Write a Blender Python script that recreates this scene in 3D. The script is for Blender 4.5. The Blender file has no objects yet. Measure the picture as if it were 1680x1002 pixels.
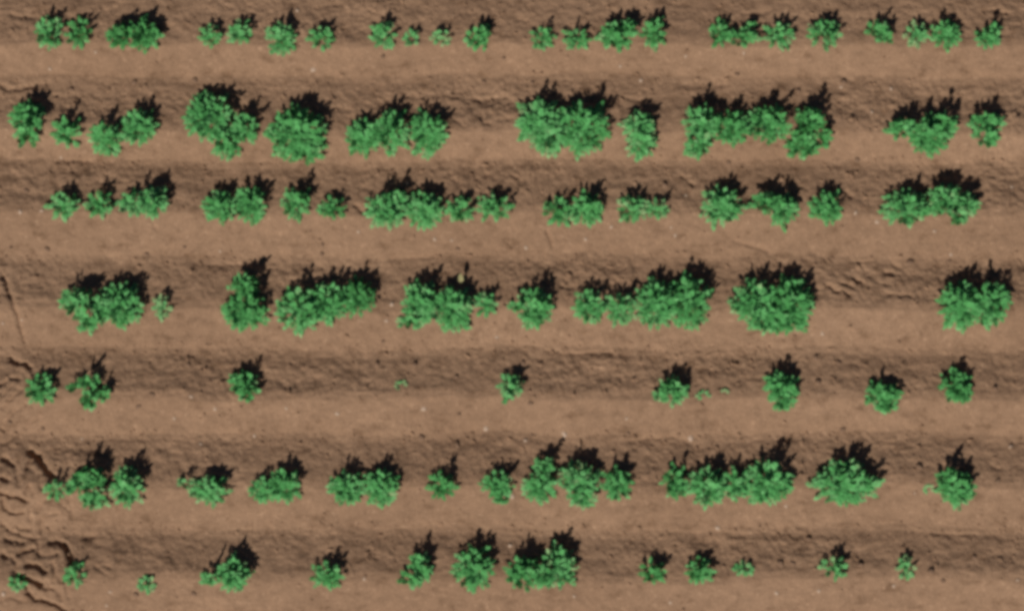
import bpy, math, random
import numpy as np
from mathutils import Vector

random.seed(7)
rng = np.random.default_rng(11)
C = bpy.context.scene.collection
S = bpy.context.scene
PX = 0.005                                   # metres per photograph pixel
def W(px, py): return ((px - 840.0) * PX, (501.0 - py) * PX)

# ------------------------------------------------------------------ camera
cam_d = bpy.data.cameras.new('camera'); cam = bpy.data.objects.new('camera', cam_d); C.objects.link(cam)
H_CAM = 16.0
cam.location = (0, 0, H_CAM)
cam.rotation_euler = (0, 0, 0)
cam_d.sensor_fit = 'HORIZONTAL'; cam_d.sensor_width = 36.0
cam_d.lens = 36.0 * (H_CAM + 0.03) / (1680 * PX)
cam_d.clip_end = 800
S.camera = cam
S.cycles.pixel_filter_type = 'GAUSSIAN'
S.cycles.filter_width = 4.7

# ------------------------------------------------------------------ light
SUN_EL = math.radians(45)
az = Vector((-0.44, -0.90)).normalized()     # where the sun stands
w = bpy.data.worlds.new('World'); S.world = w; w.use_nodes = True
nt = w.node_tree; nt.nodes.clear()
sky = nt.nodes.new('ShaderNodeTexSky'); sky.sky_type = 'NISHITA'; sky.sun_disc = False
sky.sun_elevation = SUN_EL; sky.sun_rotation = math.atan2(az.x, az.y) % (2 * math.pi)
sky.air_density = 0.5; sky.dust_density = 0.0; sky.ozone_density = 0.6; sky.altitude = 1500
bg = nt.nodes.new('ShaderNodeBackground'); bg.inputs[1].default_value = 0.05
wo = nt.nodes.new('ShaderNodeOutputWorld')
nt.links.new(sky.outputs[0], bg.inputs[0]); nt.links.new(bg.outputs[0], wo.inputs[0])
sd = bpy.data.lights.new('sun', 'SUN'); sd.energy = 5.0; sd.angle = math.radians(0.5); sd.color = (1.0, 0.95, 0.88)
so = bpy.data.objects.new('sun', sd); C.objects.link(so)
d = Vector((-az.x * math.cos(SUN_EL), -az.y * math.cos(SUN_EL), -math.sin(SUN_EL)))
so.rotation_euler = d.to_track_quat('-Z', 'Y').to_euler(); so.location = (-4, -8, 9)
S.view_settings.view_transform = 'Standard'; S.view_settings.look = 'None'
S.view_settings.exposure = -0.46; S.view_settings.gamma = 1.0; S.view_settings.use_curve_mapping = False
S.render.engine = 'CYCLES'
S.cycles.max_bounces = 3; S.cycles.diffuse_bounces = 1; S.cycles.transmission_bounces = 2

# ------------------------------------------------------------------ materials
def new_mat(name):
    m = bpy.data.materials.new(name); m.use_nodes = True
    n = m.node_tree; n.nodes.clear()
    out = n.nodes.new('ShaderNodeOutputMaterial'); b = n.nodes.new('ShaderNodeBsdfPrincipled')
    n.links.new(b.outputs[0], out.inputs[0]); b.inputs['Roughness'].default_value = 0.9
    b.inputs['Specular IOR Level'].default_value = 0.15
    return m, n, b, out
def noise(n, coord, scale, detail=4, rough=0.55, stretch=None):
    t = n.nodes.new('ShaderNodeTexNoise'); t.inputs['Scale'].default_value = scale
    t.inputs['Detail'].default_value = detail; t.inputs['Roughness'].default_value = rough
    if stretch:
        mp = n.nodes.new('ShaderNodeMapping'); mp.inputs['Scale'].default_value = stretch
        n.links.new(coord, mp.inputs[0]); n.links.new(mp.outputs[0], t.inputs['Vector'])
    else: n.links.new(coord, t.inputs['Vector'])
    return t.outputs['Fac']
def ramp(n, fac, stops):
    r = n.nodes.new('ShaderNodeValToRGB'); e = r.color_ramp.elements
    while len(e) < len(stops): e.new(0.5)
    for k, (p, c) in enumerate(stops): e[k].position = p; e[k].color = (*c, 1)
    n.links.new(fac, r.inputs[0]); return r.outputs[0]
def mul(n, a, b, fac=1.0, mode='MULTIPLY'):
    m = n.nodes.new('ShaderNodeMix'); m.data_type = 'RGBA'; m.blend_type = mode
    m.inputs[0].default_value = fac
    n.links.new(a, m.inputs[6]); n.links.new(b, m.inputs[7]); return m.outputs[2]

def soil_material():
    m, n, b, out = new_mat('dry_soil')
    g = n.nodes.new('ShaderNodeNewGeometry'); P = g.outputs['Position']
    base = ramp(n, noise(n, P, 1.1, 5, 0.6, (0.5, 1.0, 1)), [(0.3, (0.285, 0.172, 0.104)), (0.7, (0.345, 0.212, 0.130))])
    f1 = ramp(n, noise(n, P, 9, 5, 0.65, (0.8, 1.2, 1)), [(0.30, (0.66, 0.63, 0.60)), (0.44, (0.96, .96, .96)), (0.75, (1.17, 1.17, 1.17))])
    f2 = ramp(n, noise(n, P, 60, 3, 0.6), [(0.3, (0.84, 0.84, 0.84)), (0.7, (1.16, 1.16, 1.16))])
    f3 = ramp(n, noise(n, P, 26, 2, 0.5), [(0.60, (1, 1, 1)), (0.74, (1.30, 1.33, 1.36))])
    c = mul(n, mul(n, mul(n, base, f1), f2), f3)
    n.links.new(c, b.inputs['Base Color']); b.inputs['Roughness'].default_value = 0.95
    bp = n.nodes.new('ShaderNodeBump'); bp.inputs['Strength'].default_value = 0.8; bp.inputs['Distance'].default_value = 0.009
    n.links.new(noise(n, P, 42, 5, 0.65), bp.inputs['Height']); n.links.new(bp.outputs[0], b.inputs['Normal'])
    return m
def leaf_material(name, stops):
    m, n, b, out = new_mat(name)
    a = n.nodes.new('ShaderNodeAttribute'); a.attribute_name = 'tone'
    c = ramp(n, a.outputs['Fac'], stops)
    g = n.nodes.new('ShaderNodeNewGeometry')
    v = ramp(n, noise(n, g.outputs['Position'], 70, 2, 0.5), [(0.3, (0.88, 0.9, 0.88)), (0.7, (1.1, 1.08, 1.1))])
    c = mul(n, c, v)
    n.links.new(c, b.inputs['Base Color']); b.inputs['Roughness'].default_value = 0.6
    b.inputs['Specular IOR Level'].default_value = 0.25
    t = n.nodes.new('ShaderNodeBsdfTranslucent'); n.links.new(c, t.inputs[0])
    mx = n.nodes.new('ShaderNodeMixShader'); mx.inputs[0].default_value = 0.12
    n.links.new(b.outputs[0], mx.inputs[1]); n.links.new(t.outputs[0], mx.inputs[2]); n.links.new(mx.outputs[0], out.inputs[0])
    return m
def plain(name, c1, c2, sc=40):
    m, n, b, out = new_mat(name); g = n.nodes.new('ShaderNodeTexCoord')
    n.links.new(ramp(n, noise(n, g.outputs['Object'], sc, 3), [(0.3, c1), (0.7, c2)]), b.inputs['Base Color'])
    return m
SOIL = soil_material()
LEAF = leaf_material('crop_leaf', [(0.0, (0.062, 0.260, 0.066)), (0.42, (0.112, 0.445, 0.126)), (0.75, (0.190, 0.540, 0.190)), (1.0, (0.360, 0.530, 0.235))])
STEM = plain('green_stem', (0.07, 0.15, 0.045), (0.11, 0.20, 0.07))
STONE = plain('pale_stone', (0.50, 0.36, 0.26), (0.58, 0.43, 0.32))
CLOD = plain('soil_lump', (0.20, 0.122, 0.078), (0.27, 0.17, 0.11))
DRY = plain('dry_leaf', (0.36, 0.33, 0.15), (0.42, 0.38, 0.19))

# ------------------------------------------------------------------ ground height field
def vnoise(x, y, scale, seed):
    r = np.random.default_rng(seed).random((257, 257)).astype(np.float32)
    u = x / scale + 61.3; v = y / scale + 37.7
    iu = np.floor(u).astype(int); iv = np.floor(v).astype(int)
    fu = u - iu; fv = v - iv
    fu = fu * fu * (3 - 2 * fu); fv = fv * fv * (3 - 2 * fv)
    a = iu % 256; b = iv % 256; a1 = (a + 1) % 256; b1 = (b + 1) % 256
    return ((r[a, b] * (1 - fu) + r[a1, b] * fu) * (1 - fv) + (r[a, b1] * (1 - fu) + r[a1, b1] * fu) * fv) * 2 - 1

fur = [-15, 133, 272, 430, 580, 722, 878, 1028]          # furrow bottoms, photo rows
cre = [70, 214, 346, 503, 650, 796, 946, 1094]           # ridge crests
fur = [-15 - 149 * k for k in range(12, 0, -1)] + fur + [1028 + 149 * k for k in range(1, 12)]
cre = [70 - 149 * k for k in range(12, 0, -1)] + cre + [1094 + 149 * k for k in range(1, 12)]
DEPTH = 0.088
kp = []; kz = []
for f, c in zip(fur, cre):
    kp += [f - 8, f + 3, c - 7, c + 5]; kz += [-DEPTH, -DEPTH + 0.003, -0.003, 0.0]
kp = np.array(kp, float); kz = np.array(kz, float)

GROOVES = [
 ([(44,768),(50,758),(62,752)],4,.012), ([(60,838),(68,824),(84,817)],4,.010), ([(50,797),(44,806),(46,816)],4,.010), ([(5,668),(20,652),(36,640)],4,.009),
 ([(4,694),(22,676),(44,662)],4,.009), ([(0,652),(20,632)],4,.009), ([(40,700),(62,684)],4,.007), ([(2,730),(24,714)],4,.008), ([(62,858),(74,846),(92,842)],4,.007),
 ([(0,860),(12,872),(30,878)],4,.010), ([(98,948),(108,960),(112,980)],4,.008), ([(8,885),(24,892),(36,890)],4,.012), ([(60,950),(72,962),(88,966)],4,.012),
 ([(86,925),(92,938),(88,952)],4,.010), ([(20,915),(28,925),(24,935)],4,.010), ([(2,985),(18,978),(34,985)],4,.008), ([(66,795),(80,808)],4,.008),  # tyre lug prints, cracks and drag marks: points, width px, depth m
 ([(3,752),(14,757),(24,764)],4,.016), ([(0,783),(14,787)],4,.014), ([(0,806),(10,811),(25,814),(38,819),(45,822)],4,.018),
 ([(4,818),(8,835),(15,841),(35,842)],3.5,.014), ([(48,741),(58,748),(66,757),(76,770),(86,781)],5,.030),
 ([(55,748),(45,763),(42,775)],4,.008), ([(25,865),(45,870)],4,.010), ([(78,890),(92,888),(104,893)],4,.014),
 ([(105,896),(113,908),(118,923)],5,.030), ([(30,907),(42,905),(52,901)],4,.014), ([(62,893),(62,908),(66,912)],4,.010),
 ([(42,926),(55,926),(66,930),(75,938)],4,.020), ([(30,943),(43,948),(58,955),(66,960)],5,.024),
 ([(43,962),(50,975),(56,984),(70,985),(90,993),(104,1003)],4.5,.018), ([(3,908),(10,915)],4,.016), ([(97,970),(100,984)],5,.010),
 ([(80,955),(78,975)],4,.007), ([(15,588),(20,594),(38,596),(48,603)],4,.020), ([(18,620),(32,620)],4,.010),
 ([(60,826),(49,838),(46,853)],4,.008), ([(68,855),(66,868)],4,.008), ([(28,772),(31,795)],4,.008), ([(0,632),(9,626)],4,.012),
 ([(0,702),(9,710)],4,.012), ([(14,655),(30,638)],4,.006), ([(20,672),(44,650)],4,.006), ([(92,815),(112,840)],4,.005), ([(114,822),(117,850)],4,.006),
 ([(74,912),(95,908)],4,.006), ([(158,928),(176,942)],4,.010), ([(50,800),(52,808)],5,.008), ([(34,880),(55,885)],4,.008),
 ([(3,452),(12,470),(20,490),(26,505),(32,528),(36,560)],3.5,.012), ([(898,378),(901,390),(906,405)],4,.014), ([(250,362),(256,378)],4,.006),
 ([(1360,468),(1369,473)],4,.018), ([(1372,477),(1382,479),(1394,484)],4,.018), ([(1380,464),(1390,465),(1400,470)],4,.016),
 ([(1402,455),(1410,460),(1416,465)],5,.020), ([(1454,445),(1464,448)],5,.018), ([(1466,431),(1478,440)],4,.010), ([(1443,463),(1455,468)],4,.010),
 ([(1460,482),(1480,483),(1495,486)],4,.010), ([(1508,484),(1509,492)],4,.010), ([(1398,428),(1430,429)],4,.010), ([(1414,433),(1422,445)],4,.010), ([(1350,422),(1356,428)],4,.008),
 ([(895,575),(930,581),(1005,578)],4,.010), ([(345,434),(398,434)],4,.007), ([(1520,877),(1602,878)],4,.007), ([(1030,724),(1108,716)],4,.009),
 ([(0,140),(10,146),(40,143),(76,137)],5,.010), ([(764,163),(812,162)],5,.012), ([(1024,160),(1056,165)],5,.010), ([(850,33),(862,35)],4,.008),
 ([(790,188),(794,200),(800,202)],5,.014), ([(738,196),(760,207)],5,.010), ([(840,288),(856,297)],4,.010), ([(1120,288),(1136,303)],4,.014), ([(1388,316),(1398,323)],5,.018),
 ([(584,337),(598,350)],5,.018), ([(1120,140),(1190,137)],8,.010), ([(1130,290),(1128,285)],4,.01), ([(640,425),(715,420)],5,.008), ([(130,265),(180,268)],5,.010),
 ([(1205,395),(1235,402),(1262,412)],5,.010), ([(1315,418),(1325,426)],5,.008), ([(922,471),(940,472)],5,.008), ([(540,398),(531,402)],5,.006),
 ([(1456,795),(1460,800)],4,.008), ([(95,263),(150,262)],5,.006), ([(1400,132),(1384,126)],5,.010), ([(1540,876),(1560,880)],5,.006), ([(135,884),(150,880)],6,.010),
 ([(1455,725),(1485,726)],5,.008), ([(1395,765),(1370,770)],5,.006), ([(180,930),(172,925)],4,.01), ([(1625,764),(1640,770)],5,.012), ([(1180,634),(1196,637)],3,.010),
 ([(1220,22),(1260,20)],4,.008), ([(1630,17),(1655,20)],4,.01), ([(605,17),(620,22)],4,.008), ([(20,24),(60,30)],5,.006),
]
def smooth_dist(X, Y, pts):
    best = np.full(X.shape, 1e9)
    for (ax, ay), (bx, by) in zip(pts[:-1], pts[1:]):
        vx, vy = bx - ax, by - ay; L = vx * vx + vy * vy + 1e-9
        t = np.clip(((X - ax) * vx + (Y - ay) * vy) / L, 0, 1)
        best = np.minimum(best, np.hypot(X - ax - t * vx, Y - ay - t * vy))
    return best

def geo(start, step, n, f): 
    out = []; x = start
    for k in range(n): step *= f; x += step; out.append(x)
    return out
fx = np.arange(-4.5, 4.5001, 0.0105); fy = np.arange(-2.8, 2.8001, 0.0085)
gx = geo(4.5, 0.012, 36, 1.25); gy = list(np.arange(2.84, 8.4, 0.045)); gy += geo(gy[-1], 0.05, 26, 1.33)
xs = np.concatenate([-np.array(gx[::-1]), fx, gx]); ys = np.concatenate([-np.array(gy[::-1]), fy, gy])
def height(X, Y):
    px = X / PX + 840; py = 501 - Y / PX
    # the furrow/crest lines wander a little along the row
    wob = vnoise(X, Y * .35, 0.9, 1) * 7 + vnoise(X, Y * .6, 0.25, 2) * 4 + vnoise(X, Y, 0.08, 3) * 2.0
    pw = py + wob
    z = np.interp(pw, kp, kz)
    ip = np.searchsorted(cre, pw)                       # 0..1 how far on the shaded, rough slope
    cr = np.array(cre + [cre[-1] + 149.0])[np.clip(ip, 0, len(cre))]
    dk = np.clip(1 - np.abs((cr - pw) - 42) / 50.0, 0, 1); dk = np.clip(dk * 1.7, 0, 1)
    near_row2 = np.exp(-((py - 170) / 45) ** 2)
    z -= near_row2 * 0.012 * np.cos((pw - 165) / 17.0) * 0.6
    st = vnoise(X * .35, Y, 0.05, 5) * .6 + vnoise(X * .45, Y, 0.11, 6) * 1.0 + vnoise(X * .3, Y, 0.022, 7) * .22
    is_ = vnoise(X, Y, 0.16, 8) * .9 + vnoise(X, Y, 0.07, 9) * .6 + vnoise(X, Y, 0.038, 10) * .75 + vnoise(X, Y, 0.021, 12) * .72
    patch = 0.55 + 0.9 * np.clip(vnoise(X * .6, Y, 0.5, 13) * .5 + .5, 0, 1)
    z += (0.0024 + 0.0042 * dk) * patch * st + (0.0026 + 0.0038 * dk) * patch * is_
    z += 0.004 * vnoise(X, Y, 0.45, 14)
    fade = np.clip((30 - np.hypot(X, Y)) / 18, 0, 1)
    return z * fade + (1 - fade) * -0.04
XX, YY = np.meshgrid(xs, ys)
Z = height(XX, YY)
PXX = XX / PX + 840; PYY = 501 - YY / PX
for pts, wd, dp in GROOVES:
    x0 = min(p[0] for p in pts) - 25; x1 = max(p[0] for p in pts) + 25
    y0 = min(p[1] for p in pts) - 25; y1 = max(p[1] for p in pts) + 25
    i0, i1 = np.searchsorted(xs, [(x0 - 840) * PX, (x1 - 840) * PX]); j0, j1 = np.searchsorted(ys, [(501 - y1) * PX, (501 - y0) * PX])
    sl = (slice(j0, j1), slice(i0, i1))
    D = smooth_dist(PXX[sl] + 2.2 * vnoise(XX[sl], YY[sl], .03, 21), PYY[sl] + 2.2 * vnoise(XX[sl], YY[sl], .03, 22), pts)
    Z[sl] += -dp * (2.1 if x1 < 200 else 1.2) * np.exp(-(D / (wd * (.88 if x1 < 200 else .72))) ** 2) 
nx, ny = len(xs), len(ys)
me = bpy.data.meshes.new('ground')
me.vertices.add(nx * ny); me.vertices.foreach_set('co', np.stack([XX, YY, Z], -1).astype(np.float32).ravel())
idx = np.arange(nx * ny).reshape(ny, nx)
quads = np.stack([idx[:-1, :-1], idx[:-1, 1:], idx[1:, 1:], idx[1:, :-1]], -1).reshape(-1, 4)
me.loops.add(quads.size); me.loops.foreach_set('vertex_index', quads.ravel().astype(np.int32))
me.polygons.add(len(quads)); me.polygons.foreach_set('loop_start', np.arange(0, quads.size, 4, dtype=np.int32))
me.update(calc_edges=True); me.validate()
me.polygons.foreach_set('use_smooth', np.ones(len(quads), bool)); me.materials.append(SOIL)
ground = bpy.data.objects.new('ground', me); C.objects.link(ground)
ground['kind'] = 'structure'; ground['label'] = 'bare brown soil worked into seven parallel ridges and furrows'; ground['category'] = 'ground'
def gz(x, y):
    i = min(max(np.searchsorted(xs, x) - 1, 0), nx - 2); j = min(max(np.searchsorted(ys, y) - 1, 0), ny - 2)
    return float(Z[j:j + 2, i:i + 2].mean())

# ------------------------------------------------------------------ plants
def mesh_obj(name, V, F, mat, parent=None, tone=None, smooth=True):
    m = bpy.data.meshes.new(name); m.from_pydata(V, [], F); m.update()
    if smooth: m.polygons.foreach_set('use_smooth', [True] * len(m.polygons))
    if tone is not None:
        a = m.attributes.new('tone', 'FLOAT', 'POINT'); a.data.foreach_set('value', np.asarray(tone, np.float32))
    m.materials.append(mat)
    o = bpy.data.objects.new(name, m); C.objects.link(o)
    if parent: o.parent = parent
    return o
LF = np.array([[0,1,4],[0,4,2],[1,3,5,4],[2,4,5,6],[3,7,5],[6,5,7]], dtype=object)
def leaflets(O, D, N, L, Wd, droop):
    """ovate folded leaflets. O origin, D unit direction, N unit normal, arrays (n,3)"""
    Sd = np.cross(N, D); Sd /= np.linalg.norm(Sd, axis=1, keepdims=True) + 1e-9
    L = L[:, None]; Wd = Wd[:, None]; dr = droop[:, None]
    P = np.empty((len(O), 8, 3))
    P[:, 0] = O
    P[:, 4] = O + D * L * .36 - N * L * .02
    P[:, 5] = O + D * L * .72 - N * L * (.03 + .4 * dr)
    P[:, 7] = O + D * L - N * L * (.05 + 1.0 * dr)
    P[:, 1] = O + D * L * .32 + Sd * Wd * .5 + N * L * .07
    P[:, 2] = O + D * L * .32 - Sd * Wd * .5 + N * L * .07
    P[:, 3] = O + D * L * .72 + Sd * Wd * .40 + N * L * (.03 - .4 * dr)
    P[:, 6] = O + D * L * .72 - Sd * Wd * .40 + N * L * (.03 - .4 * dr)
    return P
def unit(v): return v / (np.linalg.norm(v, axis=-1, keepdims=True) + 1e-9)

def build_plant(ells, hgt, pale, label, seed, name='crop_plant'):
    r = np.random.default_rng(seed)
    A = sum(a * b for _, _, a, b in ells)
    cx = sum(e[0] * e[2] * e[3] for e in ells) / A; cy = sum(e[1] * e[2] * e[3] for e in ells) / A
    bx, by = W(cx, cy); bz = gz(bx, by)
    root = bpy.data.objects.new(name, None); C.objects.link(root); root.location = (bx, by, bz)
    root.empty_display_size = 0.05
    area = A * math.pi * PX * PX
    size = math.sqrt(area / math.pi)                       # metres
    ll = 0.024 + 0.010 * min(size / 0.16, 1.0)             # leaflet length
    nsp = max(9, int(area / (0.00165 if size > .13 else 0.0021)) + 5)
    if size < .055: nsp = max(4, int(nsp * (.45 + .45 * max(0, size - .02) / .035))); ll *= .8
    lob = [(kk, r.uniform(0, 6.28), r.uniform(.02, .08)) for kk in (3, 5, 7, 9)]
    LO, LD, LN, LL, LW, LT = [], [], [], [], [], []
    SV, SF = [], []
    wts = np.array([e[2] * e[3] for e in ells], float); wts /= wts.sum()
    tips = []
    plant_tone = r.normal(0, .09)
    for k in range(nsp):
        best = None
        for _ in range(5):                                  # spread the frond tips evenly over the crown
            e = ells[r.choice(len(ells), p=wts)]
            ph = r.uniform(0, 2 * math.pi); rad = math.sqrt(r.uniform(0.0, 1.0))
            if k < 8: ph = 2 * math.pi * (k + r.uniform(-.25, .25)) / 8; rad = r.uniform(.9, 1.06)
            ex, ey = W(e[0], e[1]); ex -= bx; ey -= by
            rad *= 1 + sum(am * math.sin(kk * ph + p0) for kk, p0, am in lob)
            tx = ex + rad * 1.03 * math.cos(ph) * e[2] * PX; ty = ey + rad * 1.0 * math.sin(ph) * e[3] * PX
            dmin = min([math.hypot(tx - a, ty - b) for a, b in tips] or [1])
            if best is None or dmin > best[0]: best = (dmin, e, ph, rad, ex, ey, tx, ty)
        _, e, ph, rad, ex, ey, tx, ty = best
        tips.append((tx, ty))
        up = r.random() < .20
        # fronds spring from stems inside the lobe, nearer the middle than their tips
        q_ = max(0.0, rad - r.uniform(.45, .75)) * .8
        aj = ph + r.normal(0, .35)
        sx = ex + q_ * math.cos(aj) * e[2] * PX; sy = ey + q_ * math.sin(aj) * e[3] * PX
        if rad < .5: sx = ex - .35 * math.cos(aj) * e[2] * PX; sy = ey - .35 * math.sin(aj) * e[3] * PX
        s0 = np.array([sx, sy, gz(bx + sx, by + sy) - bz - 0.004])
        hh = hgt * (0.34 + 0.66 * math.sqrt(max(0, 1 - min(rad, 1) ** 2))) * r.uniform(.72, 1.08)
        if up: hh *= r.uniform(1.25, 1.65)
        tip = np.array([tx, ty, gz(bx + tx, by + ty) - bz + hh])
        hv = tip - s0
        if up: mid = s0 + hv * np.array([.55, .55, .6])
        else: mid = s0 + hv * np.array([.30, .30, .88])
        def bez(t): return (1 - t) ** 2 * s0 + 2 * t * (1 - t) * mid + t * t * tip
        def tan(t):
            v = 2 * (1 - t) * (mid - s0) + 2 * t * (tip - mid); return v / (np.linalg.norm(v) + 1e-9)
        rr = 0.0024; base = len(SV)
        for t in (0, .35, .7, .97):
            p = bez(t); rq = rr * (1 - .6 * t)
            for a in range(3):
                SV.append((p[0] + rq * math.cos(a * 2.094), p[1] + rq * math.sin(a * 2.094), p[2] + rq * .3 * math.sin(a)))
        for q in range(3):
            for a in range(3):
                b0 = base + q * 3 + a; b1 = base + q * 3 + (a + 1) % 3
                SF.append((b0, b1, b1 + 3, b0 + 3))
        span = min(.85, (0.060 + .035 * min(size / .16, 1)) / (np.linalg.norm(hv) + 1e-6))
        npair = 4 if size > .09 else 3
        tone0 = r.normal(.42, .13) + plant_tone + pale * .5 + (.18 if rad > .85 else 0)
        roll = r.normal(0, .3)
        lst = [(1.0, 0.0, 1.15)]
        for q in range(npair):
            t = 1 - span * (0.16 + 0.84 * q / npair)
            sc = .72 + .22 * math.sin(math.pi * (q + .6) / npair)
            for sg in (-1, 1): lst.append((t + r.normal(0, .012), sg * (0.80 + r.normal(0, .14)), sc))
        for t, da, sc in lst:
            tg = tan(min(t, 1)); sd_ = np.cross(np.array([math.sin(roll) * .5, 0, 1.0]), tg)
            if np.linalg.norm(sd_) < .2: sd_ = np.array([math.cos(ph + 1.57), math.sin(ph + 1.57), 0])
            sd_ /= np.linalg.norm(sd_) + 1e-9
            dv = tg * math.cos(da) + sd_ * math.sin(da) + np.array([0, 0, r.normal(-.05, .16)])
            dv /= np.linalg.norm(dv)
            nv = np.cross(tg, sd_)
            if nv[2] < 0: nv = -nv
            nv = nv + np.array([r.normal(0, .22), r.normal(0, .22), .35]); nv -= dv * nv.dot(dv)
            o = bez(min(t, 1.0))
            if t == 1.0: o = o - dv * ll * .5
            LO.append(o); LD.append(dv); LN.append(nv)
            L = ll * sc * r.uniform(.82, 1.2); LL.append(L); LW.append(L * r.uniform(.46, .64)); LT.append(np.clip(tone0 + r.normal(0, .06), 0, 1))
    LO = np.array(LO); LD = unit(np.array(LD)); LN = unit(np.array(LN)); LL = np.array(LL); LW = np.array(LW)
    P = leaflets(LO, LD, LN, LL, LW, r.uniform(.0, .28, len(LO)))
    # keep leaves above the soil
    V = P.reshape(-1, 3)
    F = []
    for q in range(len(LO)):
        o = q * 8
        for f in LF: F.append([o + v for v in f])
    tone = np.repeat(LT, 8)
    for q in range(0, len(V)):
        g = gz(bx + V[q, 0], by + V[q, 1]) - bz + 0.006
        if V[q, 2] < g: V[q, 2] = g
    mesh_obj('foliage', V.tolist(), F, LEAF, root, tone)
    mesh_obj('stem', SV, SF, STEM, root)
    root['label'] = label; root['category'] = 'plant'; root['group'] = 'young crop plants growing along the ridges'
    return root

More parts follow.
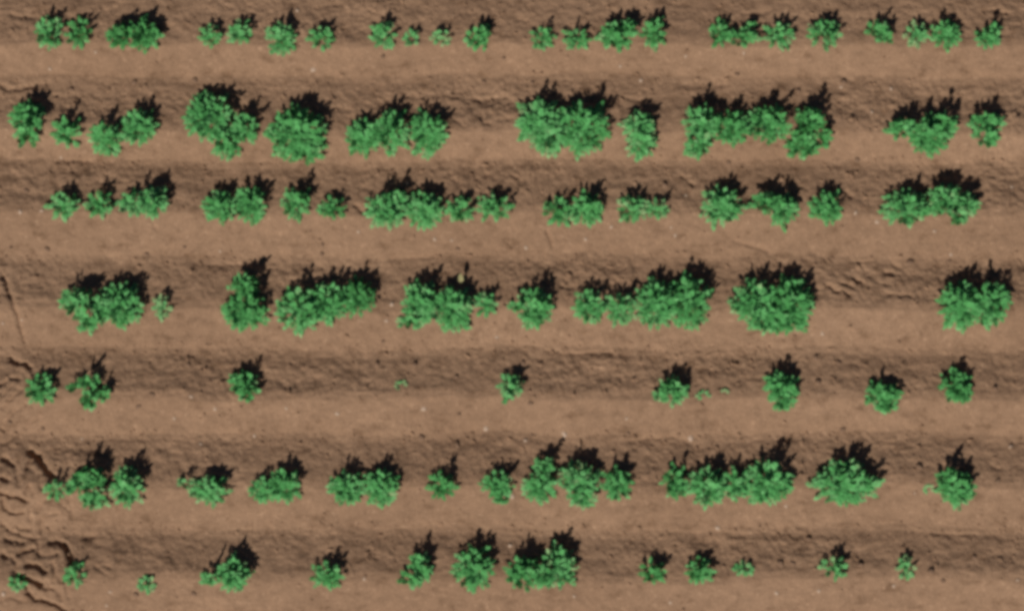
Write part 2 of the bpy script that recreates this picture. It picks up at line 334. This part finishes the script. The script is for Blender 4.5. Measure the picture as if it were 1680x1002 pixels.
def P(desc, *ells, h=None, pale=0.0): return (desc, ells, h, pale)
ROWS = [
 ('top row', [
  P('small plant', (84,56,22,27)),
  P('small plant', (132,56,20,24)),
  P('wide low plant', (202,62,24,21), (235,60,28,27)),
  P('small pale-edged plant', (346,62,17,19)),
  P('small plant', (395,57,20,21)),
  P('round dark-centred plant', (462,66,25,27)),
  P('small plant', (528,64,20,17)),
  P('small round plant', (630,60,21,22)),
  P('tiny sparse seedling', (675,64,11,13), pale=.35),
  P('tiny flat seedling', (723,65,17,11), pale=.25),
  P('small plant standing alone', (782,66,17,16), (794,60,13,20)),
  P('small plant', (889,66,19,17)),
  P('low flat plant', (946,66,22,16)),
  P('wide bushy plant', (1012,62,30,22), (1028,50,17,16)),
  P('narrow upright plant', (1072,57,20,26)),
  P('narrow plant', (1181,57,17,23)),
  P('low wide plant', (1215,64,28,15), (1230,50,10,12)),
  P('round bushy plant', (1277,61,25,21)),
  P('round bushy plant', (1350,58,27,24)),
  P('small ragged plant', (1438,52,18,17), (1450,62,12,13)),
  P('small plant', (1501,58,17,21)),
  P('square bushy plant', (1547,60,25,24)),
  P('small lopsided plant', (1618,65,22,16), (1625,48,13,13)),
 ]),
 ('second row from the top', [
  P('tall ragged plant', (48,195,28,28), (48,222,20,22)),
  P('small plant', (112,218,25,24)),
  P('low bushy plant', (176,229,28,26)),
  P('bushy plant', (230,212,28,30)),
  P('huge lobed plant', (345,193,38,42), (375,235,28,28), (402,214,21,26)),
  P('huge round plant', (490,222,48,44), (500,250,30,20)),
  P('bushy plant', (595,228,27,31)),
  P('bushy plant', (642,218,29,36)),
  P('bushy plant', (702,220,30,37)),
  P('huge bushy plant', (886,205,38,41), (900,225,30,30)),
  P('huge bushy plant', (955,212,44,43)),
  P('medium plant', (1048,207,27,20), (1052,236,24,26)),
  P('bushy ragged plant', (1148,205,28,32), (1143,235,22,25)),
  P('loose spiky plant', (1197,210,32,28)),
  P('bushy plant', (1258,206,36,31)),
  P('tall lobed plant', (1325,203,24,28), (1315,238,26,24), (1347,228,15,18)),
  P('large star-shaped plant', (1478,214,26,17), (1520,224,35,33), (1545,208,20,22)),
  P('small fan-shaped plant', (1615,203,30,16), (1615,225,20,18)),
 ]),
 ('third row from the top', [
  P('small plant', (107,338,26,22)),
  P('small plant', (167,335,23,21)),
  P('wide bushy plant', (225,335,26,20), (252,332,26,26)),
  P('bushy plant', (362,340,27,26)),
  P('bushy plant', (412,336,28,30)),
  P('small plant', (487,333,24,26)),
  P('small low plant', (547,343,23,18)),
  P('large bushy plant', (635,346,34,29), (650,325,20,12)),
  P('large bushy plant', (695,345,32,30)),
  P('small plant', (755,345,23,21)),
  P('bushy plant', (811,342,29,22)),
  P('low plant', (915,348,24,22)),
  P('bushy plant', (962,343,27,28)),
  P('low plant', (1035,343,26,22)),
  P('small low plant', (1076,344,19,15)),
  P('large round plant', (1182,340,34,32)),
  P('slanting bushy plant', (1255,334,27,17), (1282,345,26,27)),
  P('medium plant', (1353,340,27,27)),
  P('large bushy plant', (1483,342,40,30)),
  P('large ragged plant', (1548,330,32,27), (1577,337,25,20), (1566,358,16,13)),
 ]),
 ('middle row', [
  P('bushy plant', (130,495,28,22), (148,522,26,25), (172,507,16,24)),
  P('large bushy plant', (200,500,35,38)),
  P('tiny sparse seedling', (267,503,15,19), pale=.2),
  P('large upright plant', (403,475,25,26), (405,510,35,34)),
  P('large bushy plant', (490,508,34,38)),
  P('bushy plant', (538,498,32,33)),
  P('bushy plant', (588,488,30,30)),
  P('large plant', (690,498,30,36), (678,525,24,14)),
  P('large bushy plant', (742,507,36,37)),
  P('small plant', (797,499,19,19)),
  P('medium pointed plant', (877,506,30,34), (850,502,16,8)),
  P('bushy plant', (967,503,27,27)),
  P('bushy plant', (1015,506,26,26)),
  P('large bushy plant', (1075,500,35,40)),
  P('large bushy plant', (1128,496,36,45)),
  P('huge bushy plant', (1235,496,39,36), (1255,520,34,26)),
  P('huge bushy plant', (1292,500,40,45), (1278,528,25,22)),
  P('huge round plant standing alone', (1572,502,36,38), (1615,498,38,38)),
 ]),
 ('third row from the bottom', [
  P('small round plant', (67,638,27,28), h=.14),
  P('star-shaped plant', (148,625,20,16), (130,635,18,9), (150,655,15,18), (172,645,12,12), h=.16),
  P('small plant standing alone', (400,627,26,20), (408,642,20,16), h=.15),
  P('tiny pale seedling', (658,632,9,8), h=.03, pale=.9),
  P('small star-shaped plant', (838,632,24,22), (834,650,12,12), h=.15),
  P('spiky plant', (1103,640,27,27), (1083,650,16,10), h=.16),
  P('tiny pale seedling', (1154,648,12,8), h=.03, pale=.7),
  P('tiniest faint seedling', (1188,643,6,4), h=.015, pale=1.0),
  P('medium ragged plant', (1280,636,31,28), (1284,655,24,18), h=.16),
  P('small plant', (1445,646,34,24), (1450,662,22,14), h=.14),
  P('medium spiky plant', (1565,632,28,28), (1575,645,17,18), h=.17),
 ]),
 ('second row from the bottom', [
  P('small low plant', (93,803,18,15), pale=.15),
  P('lobed bushy plant', (152,785,26,20), (158,812,24,22), (130,798,16,14)),
  P('large upright plant', (210,797,28,33)),
  P('wide low plant', (346,802,32,24), (308,791,12,7)),
  P('low plant', (435,802,24,22)),
  P('medium plant', (468,795,26,28)),
  P('bushy plant', (569,800,28,27)),
  P('large bushy plant', (624,799,30,30)),
  P('small round plant', (726,795,23,22)),
  P('small loose plant', (815,792,26,22), (822,812,14,12)),
  P('upright plant', (885,797,28,26), (893,766,16,15)),
  P('large bushy plant', (950,785,34,26), (955,812,23,20)),
  P('bushy plant', (1010,793,26,27)),
  P('ragged plant', (1106,790,22,28)),
  P('large bushy plant', (1158,797,32,32)),
  P('bushy plant', (1205,793,24,26)),
  P('huge bushy plant', (1257,790,40,36)),
  P('huge wide plant', (1385,796,54,30), (1385,770,30,18)),
  P('tiny pale seedling', (1523,802,8,7), h=.03, pale=.7),
  P('tall ragged plant', (1552,785,18,20), (1566,800,29,30)),
 ]),
 ('bottom row', [
  P('tiny pale seedling', (30,956,14,13), h=.06, pale=.55),
  P('small plant', (125,942,18,20), h=.11, pale=.1),
  P('tiny pale seedling', (242,958,14,14), h=.07, pale=.35),
  P('wide dark bushy plant', (385,940,32,29), (350,948,20,12)),
  P('small plant', (538,942,27,24), h=.15),
  P('lopsided plant', (690,930,20,27), (675,948,20,14)),
  P('large round plant', (777,930,35,37)),
  P('large loose plant', (860,938,33,29), (890,942,18,22)),
  P('large ragged plant', (915,928,34,36)),
  P('small plant', (1070,936,23,20)),
  P('small plant', (1147,934,25,21)),
  P('tiny pale seedling', (1220,932,17,11), h=.05, pale=.4),
  P('small plant', (1367,928,23,18)),
  P('tiny narrow seedling', (1485,928,14,20), h=.09, pale=.2),
 ]),
]
ORD = ['first','second','third','fourth','fifth','sixth','seventh','eighth','ninth','tenth','eleventh','twelfth']
seed = 100
for rname, plants in ROWS:
    n = len(plants)
    if rname == 'bottom row': plants = [(d_, [(a_, b_, c_ * .94, e_ * .94) for a_, b_, c_, e_ in el_], h_, p_) for d_, el_, h_, p_ in plants]
    if rname == 'third row from the bottom': plants = [(d_, [(a_, b_, c_ * .9, e_ * .9) for a_, b_, c_, e_ in el_], h_, p_) for d_, el_, h_, p_ in plants]
    for i, (desc, ells, h, pale) in enumerate(plants):
        seed += 1
        if i == 0: where = f'at the left end of the {rname}'
        elif i == n - 1: where = f'at the right end of the {rname}'
        elif i < (n + 1) // 2: where = f'{ORD[i]} from left in {rname}'
        else: where = f'{ORD[n - 1 - i]} from right in {rname}'
        A = sum(a * b for _, _, a, b in ells) ** .5 * PX
        if h is None: h = 0.049 + 0.55 * min(A, .20)
        else: h *= .72
        build_plant(ells, h, pale, f"{desc.replace('plant', 'green plant')}, {where}", seed)

# ------------------------------------------------------------------ the dry leaf, stones and clods
def lump(name, px, py, r, mat, flat, seed):
    rr = np.random.default_rng(seed)
    import bmesh
    bm = bmesh.new(); bmesh.ops.create_icosphere(bm, subdivisions=2, radius=1)
    ax = rr.uniform(.75, 1.3); ay = rr.uniform(.7, 1.1); a = rr.uniform(0, 3.14); off = rr.uniform(0, 50, 3)
    for v in bm.verts:
        c = v.co; k = 1 + .18 * math.sin(3.1 * c.x + off[0]) * math.cos(2.7 * c.y + off[1]) + .12 * math.sin(5 * c.z + 4 * c.x + off[2])
        x, y = c.x * k * ax, c.y * k * ay
        v.co = Vector((x * math.cos(a) - y * math.sin(a), x * math.sin(a) + y * math.cos(a), c.z * k * flat)) * r
    m = bpy.data.meshes.new(name); bm.to_mesh(m); bm.free()
    m.polygons.foreach_set('use_smooth', [True] * len(m.polygons)); m.materials.append(mat)
    o = bpy.data.objects.new(name, m); C.objects.link(o)
    x, y = W(px, py); o.location = (x, y, gz(x, y) + r * flat * .25)
    return o
STONES = [(80,112),(487,17),(513,113),(157,86),(1018,108),(1052,131),(1125,92),(1220,87),(1382,142),(1463,145),(1430,184),(35,348),(70,346),(5,530),
 (36,524),(360,412),(588,380),(713,392),(741,394),(863,406),(961,392),(1101,373),(1108,386),(643,499),(634,526),(815,553),(1125,321),(1403,349),(1438,364),
 (1533,379),(1562,417),(1661,307),(1350,547),(353,670),(285,686),(132,720),(416,715),(470,669),(315,650),(553,678),(328,729),(695,670),(797,703),
 (926,712),(1028,686),(862,723),(840,813),(1134,719),(1660,733),(1500,808),(6,973),(181,970),(174,993),(942,977),(837,895),(1100,988),(598,948),
 (1178,866),(1274,972),(1343,968),(1466,960),(1668,950),(98,257),(1003,372),(1290,830),(668,300)]
big = {(80,112),(513,113),(695,670),(1134,719),(926,712),(1178,866),(6,973),(1438,364),(840,813),(353,670),(35,348),(797,703)}
for k, (x, y) in enumerate(STONES):
    r = 0.022 if (x, y) in big else 0.015
    o = lump('stone', x, y, r * random.uniform(.85, 1.15), STONE, .3, 900 + k)
    o['category'] = 'stone'; o['label'] = 'tiny pale stone lying on the bare brown soil'; o['group'] = 'pale stones scattered over the soil'
CLODS = [(320,127),(220,131),(117,143),(630,90),(828,92),(1212,118),(1313,146),(1388,131),(1410,258),(1198,263),(1670,191),(45,310),(17,403),
 (77,405),(240,413),(303,402),(530,398),(529,413),(752,405),(1093,300),(630,557),(1497,427),(1562,425),(70,700),(17,690),(253,643),(230,663),
 (750,615),(413,655),(872,658),(755,676),(693,715),(752,727),(875,711),(1033,708),(1344,623),(1633,633),(1510,762),(1637,785),(1528,932),(1413,922),
 (1282,920),(1330,881),(1302,920),(1600,910),(225,971),(320,970),(1548,948),(1386,702),(620,594),(682,595),(860,593),(1379,592),(1342,584),(310,595),(795,130),(875,132)]
dark = {(1344,623),(1633,633),(1510,762),(1528,932),(1413,922),(1282,920),(1330,881),(1393,318)}
for k, (x, y) in enumerate(CLODS):
    big_ = (x, y) in dark
    o = lump('soil_clod', x - 2, y + 3, (0.028 if big_ else 0.022) * random.uniform(.8, 1.15), CLOD, .8 if big_ else .5, 1400 + k)
    o['category'] = 'soil clod'; o['label'] = 'small dark clod of earth lying on the bare brown soil'; o['group'] = 'earth clods scattered over the soil'
x, y = W(757, 459)
o_ = np.array([[0, 0, .0]]); Pl = leaflets(o_, unit(np.array([[-.1, 1.0, .25]])), unit(np.array([[.1, -.2, 1.0]])), np.array([.085]), np.array([.045]), np.array([.1]))
V = Pl[0]; Vs = V.tolist() + (V - np.array([0, 0, .0012])).tolist()
F = [list(f) for f in LF] + [[v + 8 for v in f][::-1] for f in LF]
ol = mesh_obj('dry_leaf', Vs, F, DRY); ol.location = (x, y - .03, gz(x, y) + .07)
ol['category'] = 'leaf'; ol['label'] = 'single pale yellow leaf among shadows at the top of a middle-row plant'

# ------------------------------------------------------------------ loose crumbs of earth too many to count
r = np.random.default_rng(5)
N = 9000
cx_ = r.uniform(-4.45, 4.45, N * 3); cy_ = r.uniform(-2.75, 2.75, N * 3)
ppy = 501 - cy_ / PX
ca = np.array(cre, float); dd = (ca[np.clip(np.searchsorted(ca, ppy), 0, len(ca) - 1)] - ppy) / 149.0   # 0 at the crest, ~.5 in the furrow
w_ = np.where(dd < .62, .55, .10) * (0.35 + .65 * (vnoise(cx_ * .6, cy_, .22, 77) > -.05)) + .35 * np.exp(-((dd - .50) / .07) ** 2)
keep = np.where(r.random(N * 3) < w_)[0][:N]
base = np.array([[1,0,0],[.31,.95,0],[-.81,.59,0],[-.81,-.59,0],[.31,-.95,0],[0,0,1]], float)
fc = [[0,1,5],[1,2,5],[2,3,5],[3,4,5],[4,0,5]]
VV, FF = [], []
for k, q in enumerate(keep):
    x, y = cx_[q], cy_[q]; rad = min(.0055 + r.exponential(.0042), .022)
    a = r.uniform(0, 6.28); c_, s_ = math.cos(a), math.sin(a)
    vb = base * rad * r.uniform(.7, 1.25, (6, 1)); sx = r.uniform(1, 1.7)
    vx = vb[:, 0] * sx * c_ - vb[:, 1] * s_; vy = vb[:, 0] * sx * s_ + vb[:, 1] * c_
    z0 = gz(x, y) - .002
    b0 = len(VV)
    VV += [(x + vx[i], y + vy[i], z0 + vb[i, 2] * .85) for i in range(6)]
    FF += [[b0 + i for i in f] for f in fc]
cr_ = mesh_obj('soil_crumbs', VV, FF, SOIL, smooth=False)
cr_['kind'] = 'stuff'; cr_['label'] = 'loose crumbs of brown earth strewn over the ridges'; cr_['category'] = 'soil crumbs'
